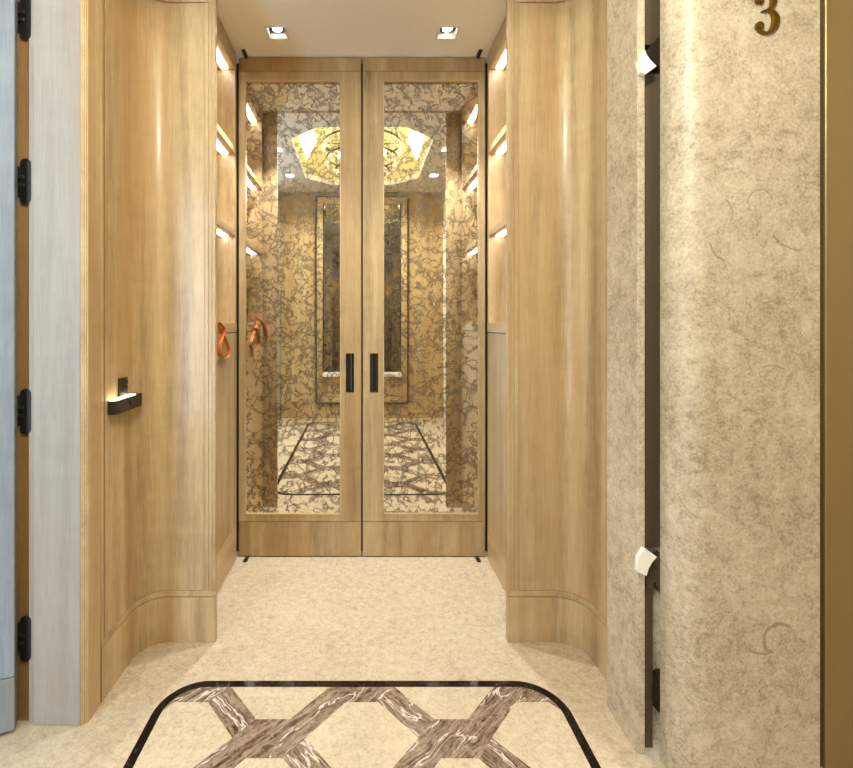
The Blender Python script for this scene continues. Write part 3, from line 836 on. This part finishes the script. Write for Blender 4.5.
# ------------------------------------------------------------------ framed mirror on the back wall (seen in the doors)
wm = thing('wall_mirror', 'tall dark framed mirror on the lobby back wall, seen in the mirrored doors', 'mirror', (0, -1.06, 0.19))
mb = MB()
for x0, x1, z0, z1 in ((-.55, -.475, .19, 2.69), (.475, .55, .19, 2.69), (-.475, .475, 2.60, 2.69), (-.475, .475, .19, .25)):
    mb.box(x0, x1, -1.06, -1.025, z0, z1, 0.004, 2)
mb.build('frame', 'oak', wm)
mb = MB()
for x0, x1, z0, z1 in ((-.562, -.55, .178, 2.702), (.55, .562, .178, 2.702), (-.55, .55, 2.69, 2.702), (-.55, .55, .178, .19), (-.475, -.463, .56, 2.60), (.463, .475, .56, 2.60)):
    mb.box(x0, x1, -1.058, -1.02, z0, z1)
part_label(mb.build('outline', 'groove', wm), 'thin dark outline of the frame')
MB().box(-.475, .475, -1.058, -1.045, .56, 2.60).build('glass', 'mirror_dark', wm)
MB().box(-.475, .475, -1.058, -1.042, .25, .51).build('lower_panel', 'oak', wm)
part_label(MB().box(-.475, .475, -1.058, -0.97, .51, .56, 0.004, 2).build('sill', 'sill', wm), 'white stone sill')

# ------------------------------------------------------------------ hinged oak door at the left edge
hd = thing('hinged_door', 'oak door with cool daylight painted into its colour, standing ajar on black hinges at the left edge', 'door', (-0.986, 1.362, 0))
A = 25
def leafm(mb): return mb.xform(Matrix.Translation((-0.986, 1.362, 0)) @ Matrix.Rotation(R(A), 4, 'Z'))
W = 0.82
leafm(MB().box(-W, 0, 0.0, 0.040, 0.165, 2.42, 0.0015)).build('panel', 'oak_cooler_lit', hd)
leafm(MB().box(-W, 0, 0.0, 0.040, 0.012, 0.1625, 0.0015)).build('kick_panel', 'oak_cooler_lit', hd)
mb = MB()
for x0, x1, z0, z1 in ((-W + .04, -W + .046, .19, 2.38), (-.046, -.040, .19, 2.38), (-W + .04, -.040, .19, .196), (-W + .04, -.040, 2.374, 2.38)):
    mb.box(x0, x1, -.0006, .0006, z0, z1)
part_label(leafm(mb).build('panel_groove', 'groove', hd), 'thin dark groove round the door panel')
for zc in (2.062, 1.581, 0.909, 0.2455):
    mb = MB()
    pts = [(p[0], p[1]) for p in ([( -0.982 + .0155 * math.cos(R(a)), zc + .051 + .0155 * math.sin(R(a))) for a in range(0, 181, 15)] + [(-0.982 + .0155 * math.cos(R(a)), zc - .051 + .0155 * math.sin(R(a))) for a in range(180, 361, 15)])]
    xz_prism(mb, pts, 1.3995, 1.4019)
    h = mb.build('hinge', 'black', hd); part_label(h, 'black concealed hinge plate')
    mb = MB()
    for dz in (-.012, .012): mb.box(-1.012, -0.984, 1.396, 1.405, zc + dz - .0045, zc + dz + .0045, .001)
    mb.box(-1.016, -1.004, 1.392, 1.4085, zc - .045, zc + .045, .001)
    mb.build('hinge_arm', 'dark_steel', h)

# ------------------------------------------------------------------ dark wall light on the left curved panel
wlt = thing('wall_light', 'dark box wall light with glowing top on the curved oak panel', 'wall light', (-0.80, 1.60, 0.877))
ZL0, ZL1 = 0.878, 0.922
pts = [(-0.799, 1.508), (-0.782, 1.508)] + arc(-0.782, 1.520, 0.012, -90, 0, 6)[1:] + [(-0.770, 1.680), (-0.799, 1.680)]
MB().prism(pts, ZL0, ZL1 - .001, 0.0012).build('body', 'leatherette', wlt)
pts = [(-0.797, 1.512), (-0.784, 1.512)] + arc(-0.784, 1.521, 0.009, -90, 0, 5)[1:] + [(-0.775, 1.645), (-0.797, 1.645)]
part_label(MB().prism(pts, ZL1 - .001, ZL1 + .0015).build('glow_panel', 'glow', wlt), 'glowing diffuser on top of the box')
mb = MB(); mb.cyl((-0.7695, 1.60, .900), .010, .003, 'x', 20, bev=.0008); mb.build('button', 'black', wlt)
MB().box(-0.803, -0.795, 1.578, 1.630, .924, .984, .0015, 2).build('back_plate', 'bronze_dark', wlt)
for zz, rr in ((.970, .009), (.948, .008)):
    MB().cyl((-0.791, 1.608, zz), rr, .010, 'x', 18, bev=.0015).build('knob', 'dark_steel', wlt)

# ------------------------------------------------------------------ leather bag on the left ledge, its strap hanging over the edge
bag = thing('leather_bag', 'tan leather bag on the left shelf ledge with strap hanging over the edge', 'bag', (-0.76, 1.97, 1.166))
pts = rrect(-0.86, -0.690, 1.88, 2.055, .03, 5)
mb = MB(); t = bmesh.new()
secs = [(1.167, 1.0), (1.20, 1.02), (1.27, .97), (1.33, .86), (1.335, .80)]
rings = [[t.verts.new((-.775 + (p[0] + .775) * s, 1.967 + (p[1] - 1.967) * s, z)) for p in pts] for z, s in secs]
for a, b in zip(rings, rings[1:]):
    for i in range(len(pts)): t.faces.new((a[i], a[(i + 1) % len(pts)], b[(i + 1) % len(pts)], b[i]))
t.faces.new(rings[0][::-1]); t.faces.new(rings[-1])
mb.merge(t); bmesh.ops.remove_doubles(mb.bm, verts=mb.bm.verts, dist=1e-5)
mb.build('body', 'leather_dark', bag)
hp = [(-.70, 1.92 + .10 * (1 - math.cos(R(a))) / 2, 1.31 + .10 * math.sin(R(a))) for a in range(0, 181, 15)]
MB().ribbon(hp, .009, (1, 0, 0), .004).build('handle', 'leather', bag)
XS = -.604
yz = [(2.025, 1.168), (2.045, 1.158), (2.088, 1.135), (2.060, 1.108), (2.028, 1.080), (2.022, 1.048), (2.050, 1.024), (2.107, 1.013), (2.160, 1.014), (2.182, 1.032), (2.172, 1.063), (2.135, 1.092), (2.090, 1.114), (2.052, 1.140), (2.035, 1.162)]
fine = []
for i in range(len(yz) - 1):
    p0, p1, p2, p3 = yz[max(i - 1, 0)], yz[i], yz[i + 1], yz[min(i + 2, len(yz) - 1)]
    for k in range(4):
        t = k / 4
        fine.append(tuple(0.5 * (2 * p1[c] + (p2[c] - p0[c]) * t + (2 * p0[c] - 5 * p1[c] + 4 * p2[c] - p3[c]) * t * t + (3 * p1[c] - p0[c] - 3 * p2[c] + p3[c]) * t ** 3) for c in range(2)))
n = len(fine)
sp = [(-.700, 2.00, 1.185), (-.665, 2.005, 1.1745), (-.635, 2.012, 1.1725), (-.616, 2.018, 1.1715)] + [(XS + .004 * math.sin(i / n * 6.3), y, z) for i, (y, z) in enumerate(fine)]
wd = [(0.15, 1, 0), (0.2, 1, 0), (.35, .9, 0), (.6, .8, 0)] + [(1, .12 * math.cos(i / n * 6.3), .15 * math.sin(i / n * 6.3)) for i in range(n)]
part_label(MB().ribbon(sp, [.009] * len(sp), wd, .0025).build('strap', 'leather', bag), 'looped orange-tan strap end')
tl = [(-.700, 1.93, 1.20), (-.670, 1.92, 1.205), (-.640, 1.91, 1.198), (-.612, 1.90, 1.178), (-.596, 1.892, 1.150), (-.588, 1.886, 1.115), (-.584, 1.882, 1.080), (-.582, 1.880, 1.050)]
part_label(MB().ribbon(tl, [.012, .012, .012, .012, .013, .015, .013, .006], [(.25, 1, 0), (.3, 1, 0), (.5, .9, 0), (.8, .6, 0), (1, .4, 0), (1, .3, 0), (1, .3, 0), (1, .3, 0)], .003).build('strap', 'leather', bag), 'orange-tan strap tail')
